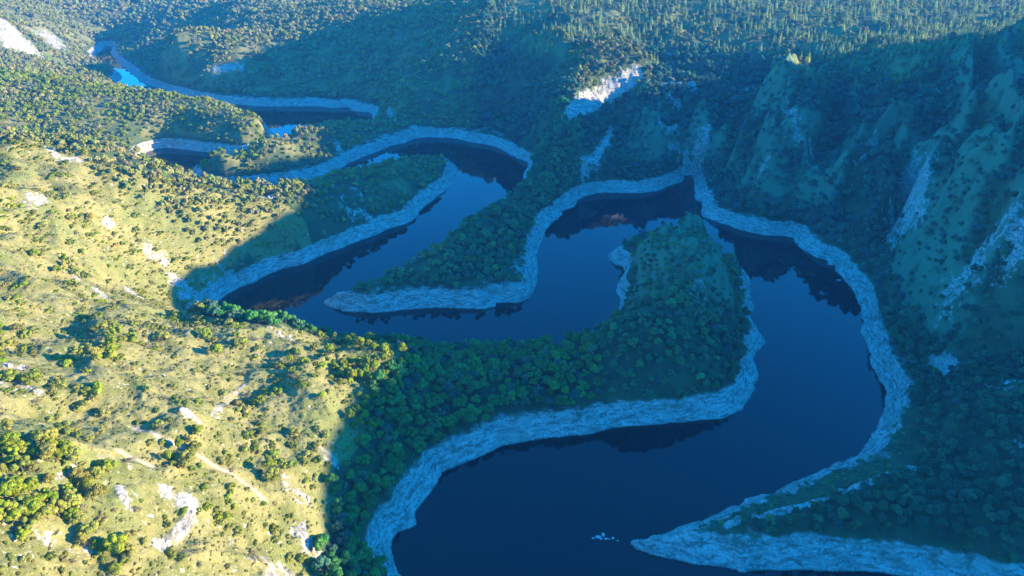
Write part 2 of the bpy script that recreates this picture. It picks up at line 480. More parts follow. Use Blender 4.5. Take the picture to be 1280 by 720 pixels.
def limestone(b, pos, z):
    """Pale banded limestone: colour and a bump height."""
    warp = b.noise(pos, 0.05, 3)
    lay = b.math('ADD', b.math('MULTIPLY', z, 0.8), b.math('MULTIPLY', warp, 6.0))
    cmb = b.node('ShaderNodeCombineXYZ')
    b.put(cmb.inputs[2], lay)
    sx = b.node('ShaderNodeVectorMath', operation='MULTIPLY_ADD')
    b.put(sx.inputs[0], pos); sx.inputs[1].default_value = (0.10, 0.10, 0.0); b.put(sx.inputs[2], cmb.outputs[0])
    bands = b.noise(sx.outputs[0], 1.1, 4, 0.65)
    blocks = b.noise(pos, 0.55, 5, 0.7)
    patch = b.noise(pos, 0.045, 3)
    c = b.mix(b.step(bands, 0.36, 0.62), (0.15, 0.14, 0.12), (0.41, 0.39, 0.335))
    c = b.mix(b.math('MULTIPLY', b.step(blocks, 0.50, 0.66), 0.55), c, (0.62, 0.58, 0.50))
    c = b.mix(b.math('MULTIPLY', b.step(blocks, 0.45, 0.33), 0.6), c, (0.11, 0.105, 0.085))
    c = b.mix(b.math('MULTIPLY', b.step(patch, 0.5, 0.68), 0.45), c, (0.25, 0.235, 0.18))
    return c, b.math('ADD', bands, b.math('MULTIPLY', blocks, 1.3))


def terrain_material():
    m, nt, bs = new_mat('hillside')
    b = NB(nt)
    geo = b.node('ShaderNodeNewGeometry')
    pos = geo.outputs['Position']
    sep = b.node('ShaderNodeSeparateXYZ'); b.put(sep.inputs[0], pos)
    z = sep.outputs[2]
    att = b.node('ShaderNodeAttribute', attribute_name='cover')
    ac = b.node('ShaderNodeSeparateColor'); b.put(ac.inputs[0], att.outputs['Color'])
    open_, rock_, track_ = ac.outputs[0], ac.outputs[1], ac.outputs[2]
    lime, lime_h = limestone(b, pos, z)
    n_big, n_mid, n_fine, n_tiny = b.noise(pos, 0.018, 4), b.noise(pos, 0.075, 5, 0.62), b.noise(pos, 0.33, 5, 0.65), b.noise(pos, 1.3, 4, 0.65)
    # forest floor
    floor = b.mix(b.step(n_mid, 0.4, 0.62), (0.035, 0.065, 0.030), (0.065, 0.095, 0.042))
    # dry meadow
    mead = b.mix(b.step(n_mid, 0.36, 0.60), (0.130, 0.142, 0.036), (0.25, 0.226, 0.080))
    mead = b.mix(b.math('MULTIPLY', b.step(n_big, 0.5, 0.62), 0.65), mead, (0.15, 0.18, 0.045))
    mead = b.mix(b.math('MULTIPLY', b.step(n_fine, 0.53, 0.68), 0.8), mead, (0.12, 0.125, 0.035))
    mead = b.mix(b.math('MULTIPLY', b.step(n_tiny, 0.54, 0.70), 0.6), mead, (0.10, 0.10, 0.04))
    mead = b.mix(b.math('MULTIPLY', b.step(n_tiny, 0.44, 0.34), 0.5), mead, (0.45, 0.40, 0.26))
    stones = b.math('MULTIPLY', b.step(n_fine, 0.40, 0.33), b.step(n_mid, 0.52, 0.42))
    mead = b.mix(b.math('MULTIPLY', stones, 0.8), mead, (0.60, 0.56, 0.48))
    floor = b.mix(b.math('MULTIPLY', att.outputs['Alpha'], b.step(n_mid, 0.30, 0.52)), floor, (0.085, 0.19, 0.105))
    base = b.mix(open_, floor, mead)
    # rock: painted crags and anything too steep for soil
    nz = b.node('ShaderNodeSeparateXYZ'); b.put(nz.inputs[0], geo.outputs['True Normal'])
    steep = b.step(nz.outputs[2], 0.66, 0.50)
    rk = b.math('ADD', rock_, b.math('MULTIPLY', steep, 0.16))
    rk = b.math('ADD', rk, b.math('MULTIPLY', b.math('SUBTRACT', b.noise(pos, 0.16, 6, 0.75), 0.5), 3.4))
    base = b.mix(b.math('MULTIPLY', b.step(rk, 0.40, 0.58), b.step(b.math('ADD', rock_, b.math('MULTIPLY', steep, 0.16)), 0.12, 0.3)), base, lime)
    base = b.mix(b.math('MULTIPLY', track_, 0.85), base, (0.46, 0.37, 0.28))
    # the bare drawdown band above the water
    lvl = b.math('ADD', z, b.math('MULTIPLY', b.math('SUBTRACT', b.noise(pos, 0.09, 4, 0.6), 0.5), 7.0))
    band = b.step(lvl, 13.2, 11.4)
    moss = b.math('MULTIPLY', b.step(b.noise(pos, 0.13, 4, 0.65), 0.54, 0.66), b.step(z, 2.0, 9.0))
    bandc = b.mix(b.math('MULTIPLY', moss, 0.7), lime, (0.085, 0.105, 0.05))
    wet = b.step(z, 0.9, 0.3)
    bandc = b.mix(b.math('MULTIPLY', wet, 0.5), bandc, (0.12, 0.115, 0.10))
    base = b.mix(band, base, bandc)
    b.put(bs.inputs['Base Color'], base)
    bs.inputs['Roughness'].default_value = 0.95
    bs.inputs['Specular IOR Level'].default_value = 0.15
    bump = b.node('ShaderNodeBump')
    bump.inputs['Strength'].default_value = 0.9
    bump.inputs['Distance'].default_value = 0.38
    b.put(bump.inputs['Height'], b.math('ADD', b.math('ADD', lime_h, b.math('MULTIPLY', n_fine, 1.6)), b.math('MULTIPLY', n_tiny, 0.7)))
    b.put(bs.inputs['Normal'], bump.outputs[0])
    return m


def water_material():
    m, nt, bs = new_mat('lake_water')
    b = NB(nt)
    bs.inputs['Base Color'].default_value = (0.0, 0.003, 0.008, 1)
    bs.inputs['Roughness'].default_value = 0.03
    bs.inputs['IOR'].default_value = 1.33
    geo = b.node('ShaderNodeNewGeometry')
    bump = b.node('ShaderNodeBump')
    bump.inputs['Strength'].default_value = 0.05
    bump.inputs['Distance'].default_value = 0.05
    b.put(bump.inputs['Height'], b.noise(geo.outputs['Position'], 0.25, 3))
    b.put(bs.inputs['Normal'], bump.outputs[0])
    return m


def leaf_material(name, rough=0.75):
    """Foliage: each plant carries its own leaf colour; the leaves vary round it."""
    m, nt, bs = new_mat(name)
    b = NB(nt)
    att = b.node('ShaderNodeAttribute', attribute_name='leaf', attribute_type='INSTANCER')
    geo = b.node('ShaderNodeNewGeometry')
    hsv = b.node('ShaderNodeHueSaturation')
    b.put(hsv.inputs['Color'], att.outputs['Color'])
    rnd = geo.outputs['Random Per Island']
    b.put(hsv.inputs['Value'], b.math('MULTIPLY_ADD', rnd, 0.75) if False else b.math('ADD', b.math('MULTIPLY', rnd, 0.8), 0.6))
    b.put(hsv.inputs['Hue'], b.math('ADD', b.math('MULTIPLY', b.noise(geo.outputs['Position'], 0.5, 2), 0.05), 0.475))
    b.put(bs.inputs['Base Color'], hsv.outputs[0])
    bs.inputs['Roughness'].default_value = rough
    bs.inputs['Specular IOR Level'].default_value = 0.2
    tr = b.node('ShaderNodeBsdfTranslucent')
    b.put(tr.inputs['Color'], hsv.outputs[0])
    mx = b.node('ShaderNodeMixShader')
    mx.inputs[0].default_value = 0.38
    out = [n for n in nt.nodes if n.type == 'OUTPUT_MATERIAL'][0]
    b.put(mx.inputs[1], bs.outputs[0]); b.put(mx.inputs[2], tr.outputs[0])
    b.put(out.inputs['Surface'], mx.outputs[0])
    return m


def bark_material():
    m, nt, bs = new_mat('bark')
    b = NB(nt)
    geo = b.node('ShaderNodeNewGeometry')
    b.put(bs.inputs['Base Color'], b.mix(b.noise(geo.outputs['Position'], 3.0, 3), (0.07, 0.055, 0.04), (0.17, 0.14, 0.11)))
    bs.inputs['Roughness'].default_value = 0.9
    return m


def rock_material():
    m, nt, bs = new_mat('limestone_rock')
    b = NB(nt)
    geo = b.node('ShaderNodeNewGeometry')
    sep = b.node('ShaderNodeSeparateXYZ'); b.put(sep.inputs[0], geo.outputs['Position'])
    c, h = limestone(b, geo.outputs['Position'], sep.outputs[2])
    b.put(bs.inputs['Base Color'], b.mix(0.55, c, (0.60, 0.58, 0.53)))
    bs.inputs['Roughness'].default_value = 0.95
    bump = b.node('ShaderNodeBump'); bump.inputs['Distance'].default_value = 0.4
    b.put(bump.inputs['Height'], h); b.put(bs.inputs['Normal'], bump.outputs[0])
    return m


M_TERRAIN, M_WATER, M_LEAF, M_BARK, M_ROCK = terrain_material(), water_material(), leaf_material('leaves'), bark_material(), rock_material()


def tag(o, label=None, cat=None, group=None, kind=None):
    for k, v in (('label', label), ('category', cat), ('group', group), ('kind', kind)):
        if v:
            o[k] = v
    return o


def link(name, me, mat=None, parent=None):
    o = bpy.data.objects.new(name, me)
    col.objects.link(o)
    if mat is not None:
        me.materials.append(mat)
    if parent is not None:
        o.parent = parent
    return o


# ------------------------------------------------------------------ the land, the river, the air
def sheet_mesh(name, X, Y, Z):
    nr, na = X.shape
    me = bpy.data.meshes.new(name)
    v = np.stack([X, Y, Z], -1).reshape(-1, 3).astype(np.float32)
    idx = np.arange(nr * na).reshape(nr, na)
    q = np.stack([idx[:-1, :-1], idx[:-1, 1:], idx[1:, 1:], idx[1:, :-1]], -1).reshape(-1, 4)[:, ::-1]
    me.vertices.add(len(v)); me.vertices.foreach_set('co', v.ravel())
    me.loops.add(q.size); me.loops.foreach_set('vertex_index', q.ravel().astype(np.int32))
    me.polygons.add(len(q)); me.polygons.foreach_set('loop_start', np.arange(0, q.size, 4, dtype=np.int32))
    me.polygons.foreach_set('use_smooth', np.ones(len(q), bool))
    me.update(calc_edges=True)
    return me


land = sheet_mesh('terrain', GX, GY, GZ)
cov = np.zeros((GX.size, 4), np.float32)
cov[:, 0] = np.maximum(is_open, 0.9 * smooth(-20, -110, GX) * smooth(680, 760, GY) * smooth(-0.9, 0.6, fbm(GX, GY, 50, 3, 73) - 0.3 * (GX > -300)) * smooth(15, 20, GZ)).ravel()
cov[:, 0] = np.maximum(cov[:, 0], (0.7 * smooth(118, 132, GZ) * (GX > -60) * (GY > 900) * smooth(-0.5, 0.4, fbm(GX, GY, 70, 3, 75))).ravel())
# grassy peninsula tops and rib crests; crests lightened to stand in for relief shading
hump = smooth(60, 90, GX) * smooth(250, 215, GX) * smooth(420, 470, GY) * smooth(640, 600, GY) * smooth(24, 36, GZ)
RIB = np.clip(ribs / 20, -1, 1) * smooth(20, 40, GZ)
cov[:, 3] = np.clip(np.maximum(hump * 0.8, smooth(-0.05, 0.7, RIB) * 0.8), 0, 1).ravel()
cov[:, 1] = ROCK.ravel()
cov[:, 2] = TRACK.ravel()
land.attributes.new('cover', 'FLOAT_COLOR', 'POINT').data.foreach_set('color', cov.ravel())
tag(link('terrain', land, M_TERRAIN), 'wooded canyon hillsides with a bare pale limestone band above the water', kind='structure')

wme = bpy.data.meshes.new('river')
wme.from_pydata([(-1700, 60, 0), (1700, 60, 0), (1700, 3400, 0), (-1700, 3400, 0)], [], [(0, 1, 2, 3)])
tag(link('river', wme, M_WATER), 'dark blue river winding in tight loops through the canyon', kind='structure')

HAZE = 0.00008
hz_lo, hz_hi, hz_w = min(float(GZ.min()), -7) - 1.5, max(CAM_H, float(GZ.max()) + 26) + 6.0, 6800.0
hb = bmesh.new()
bmesh.ops.create_cube(hb, size=1.0)
for v in hb.verts:
    v.co = (v.co.x * 2 * hz_w, v.co.y * 2 * hz_w, hz_lo if v.co.z < 0 else hz_hi)
hme = bpy.data.meshes.new('haze'); hb.to_mesh(hme); hb.free()
hm = bpy.data.materials.new('air'); hm.use_nodes = True
hm.node_tree.nodes.clear()
ho = hm.node_tree.nodes.new('ShaderNodeOutputMaterial')
hv = hm.node_tree.nodes.new('ShaderNodeVolumePrincipled')
hv.inputs['Color'].default_value = (0.06, 0.44, 1.0, 1)
hv.inputs['Density'].default_value = HAZE
hv.inputs['Anisotropy'].default_value = 0.0
hm.node_tree.links.new(hv.outputs[0], ho.inputs['Volume'])
haze = link('haze', hme, hm)
haze.visible_shadow = True
tag(haze, 'thin blue air over the canyon', kind='stuff')

# ------------------------------------------------------------------ plant shapes (unit size: crown radius about 1)
def quads_mesh(name, C, N, S, rng, OUT, aspect=1.0):
    """Leaf sprays: little quads at C facing N, half-size S."""
    n = len(C)
    t = rng.normal(size=(n, 3))
    t -= N * (t * N).sum(1, keepdims=True)
    t /= np.linalg.norm(t, axis=1, keepdims=True) + 1e-9
    bt = np.cross(N, t)
    S = S[:, None]
    j = lambda: rng.uniform(0.7, 1.3, (n, 1))
    V = np.stack([C - t * S * j() - bt * S * aspect * j(), C + t * S * j() - bt * S * aspect * 0.7 * j(), C + t * S * j() + bt * S * aspect * j(), C - t * S * 0.6 * j() + bt * S * aspect * j()], 1).reshape(-1, 3)
    me = bpy.data.meshes.new(name)
    me.vertices.add(4 * n); me.vertices.foreach_set('co', V.astype(np.float32).ravel())
    me.loops.add(4 * n); me.loops.foreach_set('vertex_index', np.arange(4 * n, dtype=np.int32))
    me.polygons.add(n); me.polygons.foreach_set('loop_start', np.arange(0, 4 * n, 4, dtype=np.int32))
    me.polygons.foreach_set('use_smooth', np.ones(n, bool))
    me.update(calc_edges=True)
    me.normals_split_custom_set_from_vertices(np.repeat(OUT, 4, 0).tolist())
    me.materials.append(M_LEAF)
    return me


def lobed_crown(name, seed, n_leaf, height, n_lobes, base, flat=1.0, leaf=0.13, wide=1.0):
    rng = np.random.default_rng(seed)
    C, N, S, O = [], [], [], []
    per = n_leaf // n_lobes
    for i in range(n_lobes):
        a = i * 2.399 + rng.uniform(0, 0.8)
        rr = 0.0 if i == 0 else rng.uniform(0.3, 0.8) * wide
        zz = height * (rng.uniform(0.62, 0.76) if i == 0 else rng.uniform(0.38, 0.72) * (1.05 - 0.35 * rr)) + base
        c = np.array([rr * math.cos(a), rr * math.sin(a), zz])
        rad = np.array([1, 1, 0.85 * flat]) * rng.uniform(0.26, 0.58)
        d = rng.normal(size=(per, 3)); d /= np.linalg.norm(d, axis=1, keepdims=True)
        d[:, 2] = np.where(d[:, 2] < -0.45, -d[:, 2], d[:, 2])
        k = rng.uniform(0.55, 1.08, (per, 1)) ** 0.6
        C.append(c + d * rad * k)
        nn = d + rng.normal(scale=0.45, size=(per, 3)) + np.array([0, 0, 0.25])
        N.append(nn / np.linalg.norm(nn, axis=1, keepdims=True))
        oo = d + 0.5 * nn / np.linalg.norm(nn, axis=1, keepdims=True)
        O.append(oo / np.linalg.norm(oo, axis=1, keepdims=True))
        S.append(rng.uniform(0.55, 1.25, per) * leaf)
    return quads_mesh(name, np.concatenate(C), np.concatenate(N), np.concatenate(S), rng, np.concatenate(O))


def conifer_crown(name, seed, n_leaf, height):
    rng = np.random.default_rng(seed)
    tiers = 11
    C, N, S, O = [], [], [], []
    for i in range(tiers):
        f = i / (tiers - 1)
        z0, r0 = height * (0.14 + 0.82 * f), (1 - f) ** 0.85 * rng.uniform(0.88, 1.1) + 0.05
        m = max(8, int(n_leaf * 2 * (1 - f * 0.85) / tiers / 1.15))
        a = rng.uniform(0, 2 * np.pi, m)
        boughs = np.sin(a * rng.integers(5, 8) + rng.uniform(0, 6)) * 0.16
        q = rng.uniform(0.15, 1, m) ** 0.6
        r = r0 * q * (1 + boughs)
        C.append(np.stack([r * np.cos(a), r * np.sin(a), z0 - q * r0 * 0.42 + rng.normal(scale=0.05, size=m)], 1))
        nn = np.stack([np.cos(a) * 0.5, np.sin(a) * 0.5, np.ones(m)], 1) + rng.normal(scale=0.4, size=(m, 3))
        N.append(nn / np.linalg.norm(nn, axis=1, keepdims=True))
        oo = np.stack([np.cos(a), np.sin(a), np.full(m, 0.6)], 1) + rng.normal(scale=0.3, size=(m, 3))
        O.append(oo / np.linalg.norm(oo, axis=1, keepdims=True))
        S.append(rng.uniform(0.08, 0.17, m) * (1.1 - 0.5 * f))
    return quads_mesh(name, np.concatenate(C), np.concatenate(N), np.concatenate(S), rng, np.concatenate(O))


def trunk_mesh(name, seed, height, rad, limbs):
    """Tapered trunk with a slight lean and a few limbs."""
    rng = np.random.default_rng(seed)
    bm = bmesh.new()

    def tube(pts, r0, r1, k=7):
        rings = []
        for i, p in enumerate(pts):
            f = i / (len(pts) - 1)
            r = r0 + (r1 - r0) * f
            rings.append([bm.verts.new((p[0] + r * math.cos(2 * math.pi * q / k), p[1] + r * math.sin(2 * math.pi * q / k), p[2])) for q in range(k)])
        for A, B in zip(rings[:-1], rings[1:]):
            for q in range(k):
                bm.faces.new((A[q], A[(q + 1) % k], B[(q + 1) % k], B[q]))
        bm.faces.new(rings[-1])
    lean = rng.uniform(-0.06, 0.06, 2)
    axis = [(lean[0] * f * height, lean[1] * f * height, -0.25 + (height + 0.25) * f) for f in np.linspace(0, 1, 6)]
    tube(axis, rad, rad * 0.25)
    for i in range(limbs):
        f = rng.uniform(0.4, 0.75)
        a = i * 2.4 + rng.uniform(0, 1)
        o = (lean[0] * f * height, lean[1] * f * height, f * height)
        L = rng.uniform(0.4, 0.65)
        tube([o, (o[0] + L * 0.5 * math.cos(a), o[1] + L * 0.5 * math.sin(a), o[2] + 0.22), (o[0] + L * math.cos(a), o[1] + L * math.sin(a), o[2] + 0.55)], rad * 0.45, rad * 0.12, 5)
    me = bpy.data.meshes.new(name)
    bm.to_mesh(me); bm.free()
    me.materials.append(M_BARK)
    return me


def joined(name, *meshes):
    """Leaves and stem of one small plant as one mesh."""
    V, F, MI, NRM, mats = [], [], [], [], []
    for me in meshes:
        o = len(V)
        V += [tuple(v.co) for v in me.vertices]
        mats.append(me.materials[0])
        for p in me.polygons:
            F.append([o + i for i in p.vertices]); MI.append(len(mats) - 1)
        NRM += [tuple(c.vector) for c in me.corner_normals]
    out = bpy.data.meshes.new(name)
    out.from_pydata(V, [], F)
    out.polygons.foreach_set('material_index', MI)
    out.polygons.foreach_set('use_smooth', np.ones(len(F), bool))
    out.update()
    out.normals_split_custom_set(NRM)
    for m in mats:
        out.materials.append(m)
    return out


TREE_CROWN = [lobed_crown('broadleaf_crown', 100 + i, 1900, 2.0 + 0.15 * (i % 3), 8 + i % 4, 0.45, 1.0, 0.078) for i in range(6)]
TREE_TRUNK = [trunk_mesh('broadleaf_trunk', 200 + i, 1.75, 0.085, 4) for i in range(3)]
TREE_WHOLE = [joined('broadleaf_whole', TREE_CROWN[i], TREE_TRUNK[i % 3]) for i in range(6)]
BUSH = [joined('bush_shape', lobed_crown('bush_leaves', 300 + i, 460, 1.0 + 0.25 * (i % 3), 5 + i, 0.0, 0.8, 0.13, 1.25), trunk_mesh('bush_stem', 340 + i, 0.7, 0.05, 3)) for i in range(6)]
BARE = [joined('thin_bush', lobed_crown('thin_leaves', 360 + i, 190, 1.5, 6, 0.1, 0.9, 0.075), trunk_mesh('thin_stem', 380 + i, 0.9, 0.06, 5)) for i in range(2)]
CONIFER = [joined('conifer_shape', conifer_crown('conifer_leaves', 400 + i, 520, 4.6 + 0.5 * (i % 3)), trunk_mesh('conifer_stem', 440 + i, 3.9, 0.07, 0)) for i in range(4)]

# ------------------------------------------------------------------ where the plants stand
def scatter(x0, x1, y0, y1, cell, seed):
    rng = np.random.default_rng(seed)
    X, Y = np.meshgrid(np.arange(x0, x1, cell), np.arange(y0, y1, cell))
    X, Y = X.ravel() + rng.uniform(-.48, .48, X.size) * cell, Y.ravel() + rng.uniform(-.48, .48, Y.size) * cell
    keep = np.abs(np.arctan2(X, Y)) < R(52)
    return X[keep], Y[keep], rng


def in_view(x, y, z, m=45):
    px, py = to_pixel(x, y, z)
    return (px > -m * 2) & (px < 1280 + m * 2) & (py > -m) & (py < 720 + m * 2)


def band(x, size, seed):
    return fbm(x[0], x[1], size, 3, seed)


def palette(rng, n, cols, jit=0.24):
    cols = np.array(cols)
    c = cols[rng.integers(0, len(cols), n)] * rng.uniform(1 - jit, 1 + jit, (n, 1))
    return np.clip(c * rng.uniform(1 - jit / 3, 1 + jit / 3, (n, 3)), 0.004, 0.9)


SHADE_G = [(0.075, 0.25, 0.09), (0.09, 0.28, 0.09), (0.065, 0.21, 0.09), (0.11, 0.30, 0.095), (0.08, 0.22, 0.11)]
DARK_G = [(0.060, 0.185, 0.125), (0.075, 0.22, 0.13), (0.052, 0.155, 0.11), (0.085, 0.23, 0.14), (0.065, 0.17, 0.14)]  # right wall and far slopes: blue of shade and haze put into leaves
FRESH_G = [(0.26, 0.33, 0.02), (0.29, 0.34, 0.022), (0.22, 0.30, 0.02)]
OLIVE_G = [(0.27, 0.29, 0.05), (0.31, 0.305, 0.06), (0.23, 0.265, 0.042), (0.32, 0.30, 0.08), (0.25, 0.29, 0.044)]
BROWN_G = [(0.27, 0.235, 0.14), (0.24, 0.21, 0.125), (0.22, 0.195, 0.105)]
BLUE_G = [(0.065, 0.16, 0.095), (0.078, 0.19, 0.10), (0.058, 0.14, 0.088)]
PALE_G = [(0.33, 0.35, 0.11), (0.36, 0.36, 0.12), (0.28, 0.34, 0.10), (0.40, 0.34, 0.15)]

sets = {'tree': [], 'bush': [], 'thin': [], 'conifer': []}


def add(kind, x, y, z, r, c):
    if len(x):
        sets[kind].append(np.column_stack([x, y, z, r, c]))


def where_open(x, y):
    return sheet(is_open.astype(float), x, y) > 0.5


def far_side(x, y):
    """Land left of and beyond the second peninsula, where the woods are thin and olive."""
    return (x < -60) & (y > 560)


def plateau_of(x, y, z):
    return (z > 112 + 6 * fbm(x, y, 60, 2, 91)) & (x > -40) & (y > 860)


SPIT_BARE = area([(777,679),(900,641),(1000,600),(1060,577),(1090,552),(1108,525),(1106,503),(1128,500),(1146,530),(1142,580),(1088,602),(1012,630),(962,643),(905,657)])

# woods
for (y0, y1, cell, sd) in ((90, 620, 5.5, 1), (620, 1150, 6.2, 2), (1150, 1900, 8.4, 3), (1900, 3000, 11.0, 4)):
    x, y, rng = scatter(-1.3 * y1, 1.1 * y1, y0, y1, cell, 500 + sd)
    z = ground(x, y)
    lim = 12.4 + fbm(x, y, 18, 2, 93) * 1.6
    slope = np.hypot(ground(x + 4, y) - ground(x - 4, y), ground(x, y + 4) - ground(x, y - 4)) / 8
    k = (z > lim) & in_view(x, y, z) & (sheet(ROCK, x, y) * (1 + 0.4 * fbm(x, y, 9, 2, 95)) < 0.34) & (rng.uniform(0, 1, len(x)) > np.clip((slope - 1.9) * 0.6, 0, 0.6))
    x, y, z = x[k], y[k], z[k]
    op, n = where_open(x, y), len(x)
    u = rng.uniform(0, 1, n)
    clump = fbm(x, y, 40, 3, 97)
    plat = plateau_of(x, y, z) | ((z > 84) & (np.hypot(x - 125, y - 1030) < 85))
    farl = far_side(x, y) & ~plat
    rib_v, hump_v = sheet(RIB, x, y), sheet(hump, x, y)
    bare = inside(SPIT_BARE, x, y) | (rng.uniform(0, 1, n) < np.clip(rib_v, 0, 1) * 0.25) | (rng.uniform(0, 1, n) < hump_v * 0.1)
    op = op | bare
    # closed broadleaf wood
    a = ~op & ~plat & ~farl
    patch = fbm(x, y, 60, 3, 99)
    neck = (x < 60) & (y < 520)
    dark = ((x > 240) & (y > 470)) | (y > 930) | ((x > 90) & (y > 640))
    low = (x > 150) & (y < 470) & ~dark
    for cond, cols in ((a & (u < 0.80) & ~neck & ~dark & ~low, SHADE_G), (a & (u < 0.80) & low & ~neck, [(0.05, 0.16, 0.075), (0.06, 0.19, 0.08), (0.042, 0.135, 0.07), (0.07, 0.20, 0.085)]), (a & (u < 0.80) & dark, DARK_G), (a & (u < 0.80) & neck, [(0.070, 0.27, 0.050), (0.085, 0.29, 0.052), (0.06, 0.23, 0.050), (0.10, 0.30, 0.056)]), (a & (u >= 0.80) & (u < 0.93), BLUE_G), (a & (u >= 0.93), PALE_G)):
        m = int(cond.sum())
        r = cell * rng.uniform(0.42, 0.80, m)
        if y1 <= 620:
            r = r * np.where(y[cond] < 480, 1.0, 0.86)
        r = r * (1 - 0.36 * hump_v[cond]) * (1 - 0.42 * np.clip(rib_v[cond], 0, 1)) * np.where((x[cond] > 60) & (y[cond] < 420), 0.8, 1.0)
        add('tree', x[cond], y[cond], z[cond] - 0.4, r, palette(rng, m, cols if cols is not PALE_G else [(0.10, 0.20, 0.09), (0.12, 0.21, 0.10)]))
    # thin olive woods on the far left hills, greener on the near one
    b_ = farl & (clump + 0.95 > u * 1.25)
    green = b_ & (z < 100) & (y < 1230) & (x < -330) & (patch + 0.35 > 0)
    for cond, cols in ((b_ & ~green & (u < 0.6), PALE_G), (b_ & ~green & (u >= 0.6), OLIVE_G), (green & (u < 0.7), FRESH_G), (green & (u >= 0.7), PALE_G)):
        m = int(cond.sum())
        add('tree', x[cond], y[cond], z[cond] - 0.4, cell * rng.uniform(0.32, 0.58, m), palette(rng, m, cols))
    spur = np.hypot(x - 125, y - 1030) < 85
    # plateau: conifers, with paler broadleaves near the rim
    rim = smooth(150, 118, z)
    glade = fbm(x, y, 110, 3, 101)
    c1 = plat & ~spur & (u < 0.36 - 0.16 * rim) & (glade < 0.42) & (clump > -0.62)
    c2 = plat & (u > np.where(spur, 0.25, 0.72 - 0.16 * rim)) & (glade < 0.62)
    m = int(c1.sum())
    add('conifer', x[c1], y[c1], z[c1] - 0.3, rng.uniform(1.9, 3.5, m), palette(rng, m, [(0.28, 0.38, 0.15), (0.32, 0.42, 0.16), (0.24, 0.35, 0.15)], 0.25))
    m = int(c2.sum())
    add('tree', x[c2], y[c2], z[c2] - 0.4, rng.uniform(2.2, 4.0, m), palette(rng, m, PALE_G + OLIVE_G + BROWN_G))

# scrub on the open sunlit hillside
x, y, rng = scatter(-620, 60, 70, 660, 3.0, 601)
z = ground(x, y)
op = where_open(x, y) & (z > 14.5) & in_view(x, y, z) & (sheet(ROCK, x, y) < 0.42) & (sheet(TRACK, x, y) < 0.2)
x, y, z = x[op], y[op], z[op]
n = len(x)
dens = fbm(x, y, 30, 4, 111) + 0.9 * smooth(430, 540, y) * smooth(-330, -230, x) + 0.3 * smooth(430, 520, y) - 0.12
u = rng.uniform(0, 1, n)
k1 = (u < np.clip(0.30 + 0.60 * dens, 0.05, 0.85))
m = int(k1.sum())
size = rng.gamma(3.0, 0.46, m).clip(0.6, 3.8)
cc = palette(rng, m, OLIVE_G + [(0.20, 0.25, 0.03), (0.23, 0.27, 0.03)])
hue = fbm(x[k1], y[k1], 38, 2, 113)
bright = hue > 0.45
cc[bright] = palette(rng, int(bright.sum()), FRESH_G)
brown = hue < -0.8
cc[brown] = palette(rng, int(brown.sum()), BROWN_G + OLIVE_G)
add('bush', x[k1], y[k1], z[k1] - 0.15, size, cc)
k2 = ~k1 & (u > 0.972)
m = int(k2.sum())
add('thin', x[k2], y[k2], z[k2] - 0.1, rng.uniform(0.9, 2.2, m), palette(rng, m, BROWN_G))

# clumps of fresh green trees that stand out on the sunlit hill
CLUMPS = [([(425,425),(450,430),(475,440),(495,455),(470,470),(445,490),(480,490),(465,515),(450,530),(430,470),(490,425),(505,470),(455,455)], 14, 110),
          ([(20,560),(45,570),(70,575),(90,600),(60,620),(35,640),(75,640),(95,650),(20,600),(55,600),(40,660),(10,650)], 10, 76),
          ([(130,670),(142,690)], 7, 6), ([(235,560),(240,545)], 5, 5), ([(60,330),(85,335),(100,345)], 10, 10), ([(105,290),(95,315)], 8, 7), ([(265,430),(280,440),(300,425)], 8, 7),
          ([(375,450),(385,440)], 7, 5), ([(350,590),(345,605)], 5, 5), ([(10,420),(15,440),(0,460)], 7, 8), ([(252,393),(258,398)], 4, 3), ([(340,390),(285,405)], 4, 3), ([(140,430),(120,445),(160,450)], 10, 8), ([(215,575),(225,580)], 4, 3)]
for pts, rad, cnt in CLUMPS:
    for i in range(cnt):
        gx, gy, gz = hit(*pts[i % len(pts)])
        qx, qy = gx + RNG.normal() * rad * 0.5, gy + RNG.normal() * rad * 0.6
        qz = float(ground(np.array([qx]), np.array([qy]))[0])
        if qz > 15:
            add('tree', np.array([qx]), np.array([qy]), np.array([qz - 0.3]), np.array([RNG.uniform(1.8, 3.7)]), palette(RNG, 1, FRESH_G if pts[0][0] == 425 else FRESH_G + OLIVE_G[:2]))

x, y, rng = scatter(-60, 420, 180, 420, 2.6, 631)
z = ground(x, y)
op = inside(SPIT_BARE, x, y) & (z > 9) & (rng.uniform(0, 1, len(x)) < np.clip(0.35 + 0.6 * fbm(x, y, 14, 3, 119), 0.03, 0.8))
add('bush', x[op], y[op], z[op] - 0.1, rng.uniform(0.6, 1.5, int(op.sum())), palette(rng, int(op.sum()), SHADE_G))

# tussocks of dry grass between the bushes
x, y, rng = scatter(-620, 60, 70, 660, 2.2, 651)
z = ground(x, y)
op = where_open(x, y) & (z > 13) & in_view(x, y, z) & (sheet(ROCK, x, y) < 0.5) & (sheet(TRACK, x, y) < 0.3) & (rng.uniform(0, 1, len(x)) < np.clip(0.45 + 0.5 * fbm(x, y, 16, 3, 117), 0.06, 0.85))
x, y, z = x[op], y[op], z[op]
sets['tuft'] = []
add('tuft', x, y, z - 0.08, rng.uniform(0.35, 0.95, len(x)), palette(rng, len(x), [(0.26, 0.25, 0.06), (0.32, 0.28, 0.09), (0.21, 0.23, 0.05), (0.37, 0.31, 0.12)]))

P = {k: np.concatenate(v) for k, v in sets.items()}
# trees must not stand inside one another's crowns on the open hill, nor in the camera
for k in P:
    P[k] = P[k][np.hypot(np.hypot(P[k][:, 0], P[k][:, 1]), P[k][:, 2] - CAM_H) > 60]


